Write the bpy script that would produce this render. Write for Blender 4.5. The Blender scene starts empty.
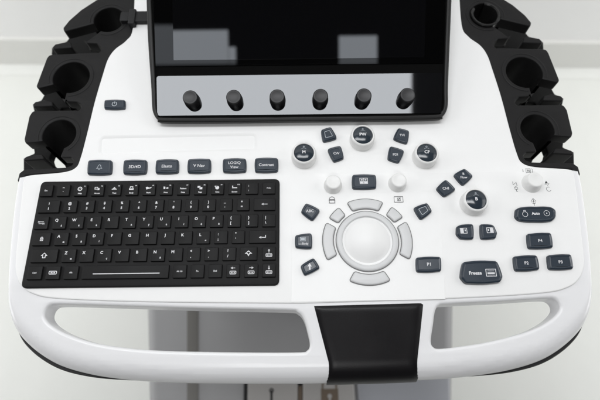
import bpy, bmesh, math, random
from mathutils import Vector, Matrix
from mathutils.geometry import tessellate_polygon
random.seed(7)
SC = bpy.context.scene
COL = SC.collection
R = math.radians

# ------------------------------------------------------------------ camera model
F, TH, ROLL, DIST, Z0 = 490.0, R(21), R(-0.65), 0.46, 0.90
CAM = Vector((0, -DIST*math.sin(TH), Z0 + DIST*math.cos(TH)))
RM = Matrix.Rotation(TH, 3, 'X') @ Matrix.Rotation(ROLL, 3, 'Z')

def ray(px, py):
    return RM @ Vector(((px-300)/F, (200-py)/F, -1))
def P(px, py, z=0.0):                       # photo measurement -> point on the horizontal plane z above the deck
    r = ray(px, py); t = (Z0+z-CAM.z)/r.z
    return CAM + r*t
def XY(px, py, z=0.0):
    p = P(px, py, z); return (p.x, p.y)
XC = 0.5*(P(71, 77.1).x + P(524.9, 73.9).x)   # the machine's plane of symmetry

# ------------------------------------------------------------------ materials
def nodes_of(m):
    m.use_nodes = True
    return m.node_tree.nodes, m.node_tree.links
def mat(name, col, rough=0.5, spec=0.5, metal=0.0, coat=0.0, var=0.0, bump=0.0, bscale=400.0, rvar=0.0, ior=1.5):
    m = bpy.data.materials.new(name); n, l = nodes_of(m)
    b = n['Principled BSDF']
    b.inputs['Base Color'].default_value = (*col, 1)
    b.inputs['Roughness'].default_value = rough
    b.inputs['Specular IOR Level'].default_value = spec
    b.inputs['Metallic'].default_value = metal
    b.inputs['Coat Weight'].default_value = coat
    b.inputs['IOR'].default_value = ior
    tc = n.new('ShaderNodeTexCoord')
    if var > 0:
        t = n.new('ShaderNodeTexNoise'); t.inputs['Scale'].default_value = 14; t.inputs['Detail'].default_value = 6
        l.new(tc.outputs['Object'], t.inputs['Vector'])
        mx = n.new('ShaderNodeMix'); mx.data_type = 'RGBA'
        mx.inputs['A'].default_value = (*[c*(1-var) for c in col], 1)
        mx.inputs['B'].default_value = (*[min(1, c*(1+var)) for c in col], 1)
        l.new(t.outputs['Fac'], mx.inputs['Factor']); l.new(mx.outputs['Result'], b.inputs['Base Color'])
    if rvar > 0:
        t = n.new('ShaderNodeTexNoise'); t.inputs['Scale'].default_value = 30; t.inputs['Detail'].default_value = 8
        l.new(tc.outputs['Object'], t.inputs['Vector'])
        mr = n.new('ShaderNodeMapRange'); mr.inputs['To Min'].default_value = max(0, rough-rvar); mr.inputs['To Max'].default_value = rough+rvar
        l.new(t.outputs['Fac'], mr.inputs['Value']); l.new(mr.outputs['Result'], b.inputs['Roughness'])
    if bump > 0:
        t = n.new('ShaderNodeTexNoise'); t.inputs['Scale'].default_value = bscale; t.inputs['Detail'].default_value = 3
        l.new(tc.outputs['Object'], t.inputs['Vector'])
        bp = n.new('ShaderNodeBump'); bp.inputs['Strength'].default_value = bump; bp.inputs['Distance'].default_value = 0.0006
        l.new(t.outputs['Fac'], bp.inputs['Height']); l.new(bp.outputs['Normal'], b.inputs['Normal'])
    return m

M_DECK  = mat('white_deck_plastic', (0.86, 0.86, 0.855), 0.42, 0.35, bump=0.05, bscale=1500, rvar=0.05)
M_BODY  = mat('white_gloss_plastic', (0.82, 0.82, 0.83), 0.27, 0.42)
M_TRAY  = mat('black_shell_plastic', (0.012, 0.012, 0.013), 0.5, 0.3)
M_WEB   = mat('shade_darkened_black_plastic', (0.008, 0.008, 0.008), 0.65, 0.15)  # darker than the holder plastic: shade of the notches put into the colour
M_HOLD  = mat('black_holder_plastic', (0.010, 0.0097, 0.010), 0.5, 0.2, bump=0.12, bscale=1800, rvar=0.06)
M_RUBB  = mat('black_keyboard_rubber', (0.0085, 0.0083, 0.0086), 0.55, 0.2, bump=0.12, bscale=2200, rvar=0.06)
M_KEY   = mat('black_key_rubber', (0.006, 0.0059, 0.0062), 0.5, 0.2, bump=0.10, bscale=2200, rvar=0.06)
M_LEG   = mat('white_legend_print', (0.74, 0.74, 0.76), 0.6, 0.2)
M_SLATE = mat('slate_button_rubber', (0.023, 0.033, 0.047), 0.3, 0.5, rvar=0.06, bump=0.05, bscale=1800)
M_DIM   = mat('pale_legend_print', (0.50, 0.54, 0.58), 0.6, 0.2)
M_RING  = mat('white_dial_plastic', (0.80, 0.80, 0.79), 0.32, 0.4, rvar=0.04)
M_CAP   = mat('slate_dial_cap', (0.022, 0.031, 0.042), 0.16, 0.6, rvar=0.03)
M_LGREY = mat('pale_grey_translucent_plastic', (0.62, 0.625, 0.63), 0.35, 0.4, rvar=0.04)
M_GROOV = mat('grey_groove', (0.19, 0.19, 0.19), 0.6, 0.3)
M_BALL  = mat('white_trackball_resin', (0.85, 0.85, 0.845), 0.42, 0.35, rvar=0.03)
M_PRINT = mat('grey_deck_print', (0.06, 0.062, 0.066), 0.6, 0.2)
M_RIM   = mat('charcoal_bezel_plastic', (0.012, 0.012, 0.012), 0.45, 0.3, bump=0.1, bscale=1800)
M_MATTE = mat('matt_black_mask', (0.0015, 0.0015, 0.0015), 0.75, 0.06)
M_GLASS = mat('black_screen_glass', (0.0012, 0.0012, 0.0013), 0.02, 0.13, rvar=0.004)
M_LCD   = mat('black_lcd_glass', (0.0012, 0.0012, 0.0016), 0.02, 0.42, rvar=0.004)
M_STRIP = mat('black_mirror_gloss_strip', (0.004, 0.004, 0.0045), 0.03, 0.56, rvar=0.004)
M_STRIP.node_tree.nodes['Principled BSDF'].inputs['Specular Tint'].default_value = (0.93, 0.96, 1.0, 1)
M_KNOB  = mat('dark_grey_knob', (0.012, 0.012, 0.013), 0.36, 0.35, bump=0.1, bscale=2500)
M_KTOP  = mat('grey_knob_top', (0.038, 0.038, 0.040), 0.4, 0.35, bump=0.1, bscale=2500)
M_LEATH = mat('black_padded_vinyl', (0.006, 0.0054, 0.0063), 0.36, 0.26, bump=0.10, bscale=900, rvar=0.08)
M_BASE  = mat('grey_painted_base', (0.31, 0.31, 0.315), 0.4, 0.4, var=0.06, bump=0.05)
M_BASE2 = mat('light_grey_pedal_panel', (0.34, 0.33, 0.32), 0.45, 0.4, var=0.05)
M_BASE3 = mat('blue_grey_pedal_panel', (0.34, 0.35, 0.38), 0.3, 0.5, var=0.05)
M_COLMN = mat('dark_grey_column', (0.13, 0.13, 0.13), 0.45, 0.4, var=0.08)
M_SEAM  = mat('taupe_seam_strip', (0.17, 0.165, 0.155), 0.6, 0.2)
M_BROWN = mat('brown_lock_print', (0.13, 0.10, 0.075), 0.5, 0.3)
M_CHROM = mat('smoked_ring_plastic', (0.014, 0.014, 0.014), 0.22, 0.35)

# ------------------------------------------------------------------ mesh helpers
def finish(name, bm, mats, parent=None, angle=38, loc=None, wn=False):
    me = bpy.data.meshes.new(name)
    bmesh.ops.remove_doubles(bm, verts=bm.verts, dist=1e-6)
    bm.normal_update(); bm.to_mesh(me); bm.free()
    for m in (mats if isinstance(mats, (list, tuple)) else [mats]): me.materials.append(m)
    me.polygons.foreach_set('use_smooth', [True]*len(me.polygons))
    me.set_sharp_from_angle(angle=R(angle))
    o = bpy.data.objects.new(name, me); COL.objects.link(o)
    if parent: o.parent = parent
    if loc: o.location = loc
    if wn:
        w = o.modifiers.new('wn', 'WEIGHTED_NORMAL'); w.keep_sharp = True
    return o

def crom(pts, n=6, closed=True):
    out = []; N = len(pts)
    for i in range(N if closed else N-1):
        p0 = pts[(i-1) % N] if closed or i > 0 else pts[i]
        p1 = pts[i]; p2 = pts[(i+1) % N]
        p3 = pts[(i+2) % N] if closed or i+2 < N else p2
        for k in range(n):
            t = k/n
            out.append(tuple(0.5*((2*b)+(-a+c)*t+(2*a-5*b+4*c-d)*t*t+(-a+3*b-3*c+d)*t**3) for a, b, c, d in zip(p0, p1, p2, p3)))
    if not closed: out.append(tuple(pts[-1]))
    return out

def roundpoly(cs, r, seg=5):
    out = []; N = len(cs); rs = r if isinstance(r, (list, tuple)) else [r]*N
    for i in range(N):
        p = Vector(cs[i]); a = Vector(cs[i-1])-p; b = Vector(cs[(i+1) % N])-p
        la, lb = a.length, b.length; a.normalize(); b.normalize()
        ang = a.angle(b); rr = rs[i]
        d = min(rr/max(math.tan(ang/2), 1e-4), 0.48*min(la, lb))
        if rr <= 0 or d < 1e-6: out.append(tuple(p)); continue
        s, e = p+a*d, p+b*d
        for k in range(seg+1):
            t = k/seg
            q = s*(1-t)**2 + p*2*t*(1-t) + e*t*t
            out.append((q.x, q.y))
    return out

def area2(l): return sum(l[i-1][0]*l[i][1]-l[i][0]*l[i-1][1] for i in range(len(l)))
def ccw(l): return l if area2(l) > 0 else l[::-1]

def vnorms(l):                               # inward normals of a CCW loop
    out = []; N = len(l)
    for i in range(N):
        a, b, c = Vector(l[i-1]), Vector(l[i]), Vector(l[(i+1) % N])
        d1 = (b-a); d2 = (c-b)
        d1 = d1.normalized() if d1.length > 1e-9 else d2.normalized()
        d2 = d2.normalized() if d2.length > 1e-9 else d1
        n1 = Vector((-d1.y, d1.x)); n2 = Vector((-d2.y, d2.x))
        n = n1+n2
        n = n.normalized() if n.length > 1e-6 else n1
        k = 1/max(n.dot(n1), 0.5)
        out.append(n*k)
    return out

def plate(bm, outer, prof, holes=(), hprof=None, mi=0, scale=None, bottom=False, M=None):
    """outline + holes extruded along a profile of (inset, z); closed on top"""
    M = M or Matrix.Identity(4)
    loops = []
    for k, lp in enumerate([outer]+list(holes)):
        lp = ccw(lp); 
        if k: lp = lp[::-1]
        nn = vnorms(lp); pf = prof if k == 0 else (hprof or prof)
        sc = scale if (k == 0 and scale) else [1]*len(lp)
        if k == 0 and scale and lp is not outer and lp == outer[::-1]: sc = scale[::-1]
        rings = []
        for ins, z in pf:
            rings.append([bm.verts.new(M @ Vector((p[0]+q.x*ins*s, p[1]+q.y*ins*s, (z*s if z < 0 and abs(z) <= 1 and scale and ins > 0 else z)))) for p, q, s in zip(lp, nn, sc)])
        for a, b in zip(rings, rings[1:]):
            for i in range(len(lp)):
                j = (i+1) % len(lp)
                try:
                    fc = bm.faces.new((a[i], a[j], b[j], b[i])); fc.material_index = mi
                except ValueError: pass
        loops.append((rings[0], rings[-1]))
    for which in ((1, 0) if bottom else (1,)):
        tops = [l[which] for l in loops]
        Mi = M.inverted()
        co = [[Mi @ v.co for v in t] for t in tops]
        flat = [v for t in tops for v in t]
        co = [[Vector((c.x, c.y, 0)) for c in t] for t in co]
        for tri in tessellate_polygon(co):
            vs = [flat[i] for i in tri]
            a, b, c = [(Mi @ v.co) for v in vs]
            cr = (b.x-a.x)*(c.y-a.y)-(b.y-a.y)*(c.x-a.x)
            if abs(cr) < 1e-14: continue
            if (cr < 0) == (which == 1): vs = vs[::-1]
            try:
                fc = bm.faces.new(vs); fc.material_index = mi
            except ValueError: pass

def rprof(zb, zt, r, n=4):                   # straight wall then a rounded top edge
    return [(0, zb)] + [(r*(1-math.cos(a)), zt-r+r*math.sin(a)) for a in [k*math.pi/2/n for k in range(n+1)]]

def lathe(bm, prof, M, seg=48, mi=0, a0=0, a1=2*math.pi):
    full = abs(a1-a0-2*math.pi) < 1e-6
    N = seg if full else seg+1
    rings = []
    for r, z in prof:
        if r < 1e-7: rings.append([bm.verts.new(M @ Vector((0, 0, z)))]); continue
        rings.append([bm.verts.new(M @ Vector((r*math.cos(a0+(a1-a0)*k/seg), r*math.sin(a0+(a1-a0)*k/seg), z))) for k in range(N)])
    for a, b in zip(rings, rings[1:]):
        for i in range(seg):
            j = (i+1) % N
            vs = ([a[0]] if len(a) == 1 else [a[i], a[j]]) + ([b[0]] if len(b) == 1 else [b[j], b[i]])
            if len(vs) > 2:
                fc = bm.faces.new(vs); fc.material_index = mi

def box(bm, x0, x1, y0, y1, z0, z1, mi=0, bev=0.0):
    o = [(x0, y0), (x1, y0), (x1, y1), (x0, y1)]
    if bev > 0:
        plate(bm, roundpoly(o, bev*2, 4), rprof(z0, z1, bev, 3), mi=mi)
    else:
        plate(bm, o, [(0, z0), (0, z1)], mi=mi, bottom=True)

# ---- legends: flat print just above a surface, in millimetres round a centre
def LM(cx, cy, z, ang=0.0): return Matrix.Translation((cx, cy, Z0+z)) @ Matrix.Rotation(ang, 4, 'Z') @ Matrix.Scale(0.001, 4)
TZ = 0.06
def stroke(bm, M, pts, w=0.3, closed=False, mi=1, z=TZ):
    pts = [Vector((p[0], p[1])) for p in pts]; N = len(pts)
    L, Rr = [], []
    for i in range(N):
        a = pts[i-1] if (i > 0 or closed) else pts[i]; c = pts[(i+1) % N] if (i < N-1 or closed) else pts[i]
        b = pts[i]
        d1 = (b-a).normalized() if (b-a).length > 1e-9 else (c-b).normalized()
        d2 = (c-b).normalized() if (c-b).length > 1e-9 else d1
        n1 = Vector((-d1.y, d1.x)); n2 = Vector((-d2.y, d2.x)); n = n1+n2
        n = n.normalized() if n.length > 1e-6 else n1
        k = min(1/max(n.dot(n1), 0.4), 2)
        L.append(bm.verts.new(M @ Vector((*(b+n*w/2*k), z)))); Rr.append(bm.verts.new(M @ Vector((*(b-n*w/2*k), z))))
    for i in range(N if closed else N-1):
        j = (i+1) % N
        fc = bm.faces.new((Rr[i], Rr[j], L[j], L[i])); fc.material_index = mi
def blob(bm, M, pts, mi=1, z=TZ):
    pts = ccw([tuple(p) for p in pts])
    fc = bm.faces.new([bm.verts.new(M @ Vector((p[0], p[1], z))) for p in pts]); fc.material_index = mi
def circ(cx, cy, r, n=20, a0=0, a1=360): 
    full = abs(a1-a0) >= 360
    return [(cx+r*math.cos(R(a0+(a1-a0)*k/(n if full else n-1))), cy+r*math.sin(R(a0+(a1-a0)*k/(n if full else n-1)))) for k in range(n)]
def rect(cx, cy, w, h): return [(cx-w/2, cy-h/2), (cx+w/2, cy-h/2), (cx+w/2, cy+h/2), (cx-w/2, cy+h/2)]
_tc = {}
def text(bm, M, s, size, x=0, y=0, mi=1, z=TZ, bold=0.018, sx=1.0):
    """cap height = size (mm), centred on x, y"""
    key = (s, bold)
    if key not in _tc:
        cu = bpy.data.curves.new('t', 'FONT'); cu.body = s; cu.size = 1.0; cu.resolution_u = 3; cu.offset = bold
        o = bpy.data.objects.new('t', cu); me = o.to_mesh()
        vs = [tuple(v.co) for v in me.vertices]; fs = [tuple(p.vertices) for p in me.polygons]
        o.to_mesh_clear(); bpy.data.objects.remove(o); bpy.data.curves.remove(cu)
        x0 = min(v[0] for v in vs); x1 = max(v[0] for v in vs)
        _tc[key] = (vs, fs, (x0+x1)/2)
    vs, fs, mx = _tc[key]; k = size/0.70
    nv = [bm.verts.new(M @ Vector((x+(v[0]-mx)*k*sx, y+(v[1]-0.35)*k, z))) for v in vs]
    for fv in fs:
        try:
            fc = bm.faces.new([nv[i] for i in fv]); fc.material_index = mi
        except ValueError: pass

# ------------------------------------------------------------------ the machine
root = bpy.data.objects.new('ultrasound_machine', None); COL.objects.link(root)
root['label'] = 'white ultrasound console with black keyboard, trackball, touch screen, probe holders and grey wheeled base'
root['category'] = 'ultrasound machine'

def mirror(pts): return [(2*XC-x, y) for x, y in pts][::-1]
def sym(left_pts): return left_pts + mirror(left_pts)[0 if abs(left_pts[-1][0]-XC) > 2e-3 else 1:]

# --- housing (the big white body with the two hand slots and the sloping front handle)
UP = [(134.5, -70), (133.5, -12), (131.5, 28), (125, 39), (113.5, 48), (106.5, 58), (101.5, 73), (93.5, 100), (85.5, 133), (79, 157), (74, 166), (62, 170.5), (26, 174)]
upl = [XY(*p, 0) for p in UP]
upm = [upl[0]] + crom(upl[1:], 5, False)
YC = P(299, 304).y
def sst(a, b, t):
    t = max(0, min(1, (t-a)/(b-a))); return t*t*(3-2*t)
def zdrop(x, y):
    yc = YC + 0.028*sst(0.19, 0.268, abs(x-XC))
    d = yc-y-0.004
    return -0.17*(0.5*(d+math.sqrt(d*d+0.0035**2)))
def hscale(p):
    return 0.27 + 0.73*sst(0.0, 0.055, YC+0.02-p[1])
RB = 0.0165
def sil(px, py):                             # silhouette measurement -> outline point at the rim's widest height
    z = -0.012
    for _ in range(6):
        x, y = XY(px, py, z); z = -0.0015-RB*hscale((x, y))+zdrop(x, y)
    return XY(px, py, z)
side = [(20.5, 178), (17, 195), (13, 230), (10.3, 262), (9.3, 285)]
frnt = [(10, 304), (14.5, 322), (24, 338), (40, 353), (62, 366), (90, 374.3), (120, 379), (160, 382.3), (220, 383.8), (299, 384)]
edge = crom([sil(*p) for p in side + frnt], 6, False)
edge[-1] = (XC, edge[-1][1])
HOUT = upm + edge
HOUT = HOUT + mirror(HOUT)[1:]
bm = bmesh.new()
SLOT_L = [(46.5, 314), (51, 307), (62, 305), (110, 306.3), (200, 309), (285, 310.8), (298, 313), (304, 320), (308, 333), (310, 344), (307, 350.5), (295, 352.3), (220, 352), (150, 350), (100, 344), (70, 335), (54, 326.5), (47.5, 320)]
SLOT_R = [(434, 312), (437.5, 306.5), (446, 304.8), (500, 302), (540, 299.4), (552, 300), (558, 306), (556.5, 313), (546, 322.5), (526, 332), (490, 341.5), (460, 346.5), (440, 348.7), (433.5, 347), (431, 341), (432.5, 325)]
slots = [crom([XY(*p, -0.008) for p in s], 5) for s in (SLOT_L, SLOT_R)]
prof = [(0.004, -0.027), (0.0005, -0.022), (0.0, -RB-0.0015)] + [(RB*(1-math.cos(a)), -0.0015-RB+RB*math.sin(a)) for a in [k*math.pi/2/8 for k in range(1, 9)]]
hp = [(0.0, -0.021)] + [(0.003*(1-math.cos(a)), -0.0015-0.003+0.003*math.sin(a)) for a in [k*math.pi/2/5 for k in range(6)]]
# the rounding radius of the rim is smaller along the sides: scale only the inset and the rounding drop
sc_ = [hscale(p) for p in HOUT]
lpo = HOUT; nn = vnorms(lpo)
rings = []
for ins, z in prof:
    ring = []
    for p, q, s in zip(lpo, nn, sc_):
        zz = z if z < -RB-0.001 else -0.0015 + (z+0.0015)*s
        ring.append(bm.verts.new((p[0]+q.x*ins*s, p[1]+q.y*ins*s, zz)))
    rings.append(ring)
for a, b in zip(rings, rings[1:]):
    for i in range(len(lpo)):
        j = (i+1) % len(lpo); bm.faces.new((a[i], a[j], b[j], b[i]))
tops = [rings[-1]]; bots = [rings[0]]
for s in slots:
    lp = ccw(s)[::-1]; n2 = vnorms(lp); hr = []
    for ins, z in hp:
        hr.append([bm.verts.new((p[0]+q.x*ins, p[1]+q.y*ins, z)) for p, q in zip(lp, n2)])
    for a, b in zip(hr, hr[1:]):
        for i in range(len(lp)):
            j = (i+1) % len(lp); bm.faces.new((a[i], a[j], b[j], b[i]))
    tops.append(hr[-1]); bots.append(hr[0])
for grp, up in ((tops, True), (bots, False)):
    flat = [v for t in grp for v in t]
    for tri in tessellate_polygon([[Vector((v.co.x, v.co.y, 0)) for v in t] for t in grp]):
        vs = [flat[i] for i in tri]
        a, b, c = [v.co for v in vs]
        cr = (b.x-a.x)*(c.y-a.y)-(b.y-a.y)*(c.x-a.x)
        if abs(cr) < 1e-13: continue
        if (cr < 0) == up: vs = vs[::-1]
        try: bm.faces.new(vs)
        except ValueError: pass
yy = YC+0.04
while yy > YC-0.09:
    bmesh.ops.bisect_plane(bm, geom=bm.verts[:]+bm.edges[:]+bm.faces[:], dist=1e-6, plane_co=(0, yy, 0), plane_no=(0, 1, 0)); yy -= 0.004
for k in range(-28, 29):
    if abs(k) > 17:
        bmesh.ops.bisect_plane(bm, geom=bm.verts[:]+bm.edges[:]+bm.faces[:], dist=1e-6, plane_co=(XC+k*0.0098, 0, 0), plane_no=(1, 0, 0))
bmesh.ops.remove_doubles(bm, verts=bm.verts, dist=3e-5)
bmesh.ops.dissolve_degenerate(bm, edges=bm.edges, dist=2e-5)
for v in bm.verts:
    v.co.z += zdrop(v.co.x, v.co.y) + Z0
housing = finish('housing', bm, M_BODY, root, 40)

# black lower shell under the rim
bm = bmesh.new()
fr = [p for p in HOUT if p[1] < YC+0.06]
shell = []
for p, q in zip(HOUT, vnorms(HOUT)):
    o = 0.0052*sst(0.10, 0.235, abs(p[0]-XC))*sst(-0.05, 0.03, YC+0.01-p[1]) - 0.0014
    if p[1] > YC+0.055: continue
    shell.append((p[0]-q.x*o, p[1]-q.y*o))
for a, s in (('l', slots[0]), ('r', slots[1])): pass
for v in [None]: pass
SH = [( -0.022-0.0125, -0.0345)]
hol = []
for s in slots:
    lp = ccw(s); n2 = vnorms(lp); hol.append([(p[0]-q.x*0.011, p[1]-q.y*0.011) for p, q in zip(lp, n2)])
plate(bm, shell, [(0.004, -0.052), (0, -0.044), (0, -0.038), (0.001, -0.0365)], hol, [(0.0, -0.046), (0.0, -0.0365)], bottom=True)
for v in bm.verts: v.co.z += Z0 + 0.009 + 0.0 
lower = finish('lower_shell', bm, M_TRAY, root)

# --- control panel: the flat upper plate with its shallow tray
PAN = [(134.5, -70), (134.5, -12), (132.5, 28), (126, 40), (114.5, 49), (107.5, 59), (102.5, 74), (94.5, 101), (86.5, 134), (80, 158), (75, 167.5), (62, 172), (30, 175), (24, 179)]
PAN2 = [(21.5, 195), (18, 230), (15.5, 258), (15.5, 273), (20, 284.5), (32, 293.5), (60, 298.8), (150, 302), (299, 303.5)]
pl = [XY(*p) for p in PAN]; pl = [pl[0]] + crom(pl[1:]+[XY(*p) for p in PAN2], 5, False)
pl[-1] = (XC, pl[-1][1]); POUT = pl + mirror(pl)[1:]
trayl = roundpoly([XY(101.5, 138.2), XY(101, 152.5), XY(254.5, 148), XY(254.5, 135.2)], 0.003, 5)
bm = bmesh.new()
plate(bm, POUT, rprof(-0.004, 0, 0.0014, 4), [trayl], [(0, -0.004), (0, -0.0014), (0.0002, -0.00125), (0.0026, -0.0002), (0.0034, 0.0)], M=Matrix.Translation((0, 0, Z0)))
panel = finish('control_panel', bm, M_DECK, root, 30)
bm = bmesh.new()
plate(bm, [(p[0]-q.x*0.003, p[1]-q.y*0.003) for p, q in zip(ccw(trayl), vnorms(ccw(trayl)))], [(0, -0.0040), (0, -0.0013)], M=Matrix.Translation((0, 0, Z0)))
finish('label_tray', bm, M_DECK, panel)

# --- black grip pad wrapped over the front handle
bm = bmesh.new()
NU, NV = 24, 30
tl, tr, bl, br = XY(311.5, 304.5), XY(426, 301.5), XY(327, 381, -0.016), XY(419, 378, -0.016)
yf = 0
front_edge = sorted([p for p in HOUT if p[1] < YC-0.03])
def front_y(x):
    pts = sorted([p for p in HOUT if p[1] < YC-0.02], key=lambda p: p[0])
    for a, b in zip(pts, pts[1:]):
        if a[0] <= x <= b[0] and b[0] > a[0]: return a[1]+(b[1]-a[1])*(x-a[0])/(b[0]-a[0])
    return pts[0][1]
grid = []
for j in range(NV+1):
    row = []
    for i in range(NU+1):
        u = i/NU
        vv = min(1, j/20); xa = (tl[0]+(bl[0]-tl[0])*vv); xb = (tr[0]+(br[0]-tr[0])*vv); x = xa+(xb-xa)*u
        y0 = tl[1]+(tr[1]-tl[1])*u; fy = front_y(x)
        if j <= 20:
            y = y0+(fy+RB-y0)*vv; z = -0.0015+0.0016+zdrop(x, y)
        else:
            a = min(1, (j-20)/8)*math.pi/2; rr = RB+0.0014
            y = fy+RB-rr*math.sin(a); z = -0.0015-RB+rr*math.cos(a)+zdrop(x, y)
            if j > 28: z -= 0.005*(j-28)
        e = min(i, NU-i, j)                    # padded edge
        row.append(bm.verts.new((x, y, Z0+z-(0.0026 if e == 0 else 0.0004 if e == 1 else 0))))
    grid.append(row)
for j in range(NV):
    for i in range(NU): bm.faces.new((grid[j][i], grid[j+1][i], grid[j+1][i+1], grid[j][i+1]))
finish('handle_grip', bm, M_LEATH, root, 70)

# --- keyboard
kbp = [XY(38.5, 181.5, 0.0025), XY(24, 288, 0.001), XY(281.5, 286, 0.001), XY(277.5, 178.5, 0.0025)]
# square the four measured corners into a true rectangle
kx0 = (kbp[0][0]+kbp[1][0])/2; kx1 = (kbp[2][0]+kbp[3][0])/2; ky0 = (kbp[1][1]+kbp[2][1])/2; ky1 = (kbp[0][1]+kbp[3][1])/2
bm = bmesh.new()
plate(bm, roundpoly([(kx0, ky0), (kx1, ky0), (kx1, ky1), (kx0, ky1)], 0.005, 6), rprof(-0.003, 0.0026, 0.0014, 3), M=Matrix.Translation((0, 0, Z0)))
keyboard = finish('keyboard', bm, M_RUBB, root)
KZ = 0.0048
def key(x0, x1, y0, y1, draw):
    ycn = (y0+y1)/2 - 0.0113*((x0+x1)/2-60)
    cx, cy = XY((x0+x1)/2, ycn, KZ)
    w = XY(x1, ycn, KZ)[0]-XY(x0, ycn, KZ)[0]
    h = XY((x0+x1)/2, ycn-(y1-y0)/2, KZ)[1]-XY((x0+x1)/2, ycn+(y1-y0)/2, KZ)[1]
    bm = bmesh.new(); g = 0.0003
    o = [(cx-w/2-g, cy-h/2-g), (cx+w/2+g, cy-h/2-g), (cx+w/2+g, cy+h/2+g), (cx-w/2-g, cy+h/2+g)]
    plate(bm, roundpoly(o, 0.0009, 3), [(-0.0004, 0.0018), (0, 0.0022), (g, KZ-0.0004), (g+0.00015, KZ-0.00012), (g+0.0005, KZ)], M=Matrix.Translation((0, 0, Z0)))
    M = LM(cx, cy, KZ); draw(bm, M, w*1000, h*1000)
    return finish('key', bm, [M_KEY, M_LEG], keyboard)
def letter(a, b=None):
    def d(bm, M, w, h):
        text(bm, M, a, 2.5, -w*0.22, h*0.2, bold=0.03)
        if b: text(bm, M, b, 1.7, w*0.2, -h*0.24, bold=0.03)
    return d
def two(a, b, dx=0.0, s=2.3):
    def d(bm, M, w, h):
        text(bm, M, a, s, dx*w, h*0.24, bold=0.03); text(bm, M, b, s, dx*w, -h*0.17, bold=0.03)
    return d
def word(s, size=1.5):
    return lambda bm, M, w, h: text(bm, M, s, size, 0, 0, bold=0.02)
def fkey(n, cap, icon):
    def d(bm, M, w, h):
        text(bm, M, 'F%d' % n, 1.15, w*0.32, h*0.33, bold=0.02); text(bm, M, cap, 1.35, 0, -h*0.29, bold=0.03)
        icon(bm, M)
    return d
def i_help(bm, M): stroke(bm, M, circ(-0.6, 1.2, 1.75), 0.8, True); text(bm, M, '?', 1.9, -0.6, 1.2, bold=0.03)
def i_pair(bm, M): stroke(bm, M, rect(-1.4, 1.7, 2.4, 1.9), 0.65, True); blob(bm, M, rect(0.4, 0.8, 2.6, 2.0))
def i_hat(bm, M): blob(bm, M, circ(-0.5, 0.6, 1.5, 12, 0, 180)); blob(bm, M, rect(-0.5, 0.5, 4.6, 0.8)); blob(bm, M, circ(-0.5, 2.2, 0.6, 8))
def i_print(bm, M): blob(bm, M, rect(-0.5, 0.5, 4.2, 1.8)); stroke(bm, M, rect(-0.5, 2.0, 2.4, 1.6), 0.6, True)
def i_bird(bm, M): blob(bm, M, [(-3.2, 2.2), (-1.5, 2.6), (0, 1.6), (2.6, 2.4), (1.6, 1.0), (-1, 0.4), (-2.4, -0.2)])
def i_leaf(bm, M): blob(bm, M, [(-2.6, 2.6), (-0.9, 2.4), (-0.8, 0.2), (-2.4, 0.0)]); blob(bm, M, [(-0.4, 1.0), (1.2, 2.0), (2.4, 1.0), (1, 0.2)])
def i_none(bm, M): text(bm, M, 'Patient', 1.5, 0, 0.5, bold=0.03)
def i_page(bm, M): blob(bm, M, rect(-1.4, 1.9, 2.6, 1.9)); blob(bm, M, rect(0.5, 0.5, 2.6, 2.2))
def i_pie(bm, M): blob(bm, M, circ(-0.3, 0.9, 1.8, 16)); blob(bm, M, rect(-1.5, 2.3, 2.4, 1.0))
def i_lines(bm, M):
    blob(bm, M, rect(-1.9, 2.1, 1.0, 1.2)); blob(bm, M, rect(0, 0.6, 4.8, 0.9)); 
def tabk(bm, M, w, h):
    for s in (1, -1):
        stroke(bm, M, [(-2.3, 0.9*s), (2.3, 0.9*s)], 0.5); blob(bm, M, [(-2.9*s, 0.9*s), (-1.3*s, 0.9*s+0.9), (-1.3*s, 0.9*s-0.9)]); stroke(bm, M, [(-2.8*s, 0.9*s-0.9), (-2.8*s, 0.9*s+0.9)], 0.35)
def capk(bm, M, w, h): stroke(bm, M, rect(0.4, -0.5, 2.2, 2.2), 0.6, True); stroke(bm, M, circ(0.4, 0.9, 0.9, 9, 0, 180), 0.5); blob(bm, M, rect(0.4, -0.5, 0.8, 0.8))
def shiftk(s=1.0, dx=0):
    return lambda bm, M, w, h: stroke(bm, M, [(x*s+dx, y*s) for x, y in [(-2.4, 0.2), (0, 2.4), (2.4, 0.2), (1.1, 0.2), (1.1, -1.9), (-1.1, -1.9), (-1.1, 0.2)]], 0.7, True)
def diak(bm, M, w, h): stroke(bm, M, [(-2.6, 0.1), (0, 2.3), (2.6, 0.1), (1.0, 0.0), (0, -1.9), (-1.0, 0.0)], 0.75, True)
def backk(bm, M, w, h): stroke(bm, M, [(-1.6, 0), (2.8, 0)], 0.6); blob(bm, M, [(-3.0, 0), (-0.9, 1.1), (-0.9, -1.1)])
def entk(bm, M, w, h): stroke(bm, M, [(-1.8, -0.8), (2.8, -0.8), (2.8, 1.4)], 0.65); blob(bm, M, [(-3.2, -0.8), (-1.0, 0.4), (-1.0, -2.0)])
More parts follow.
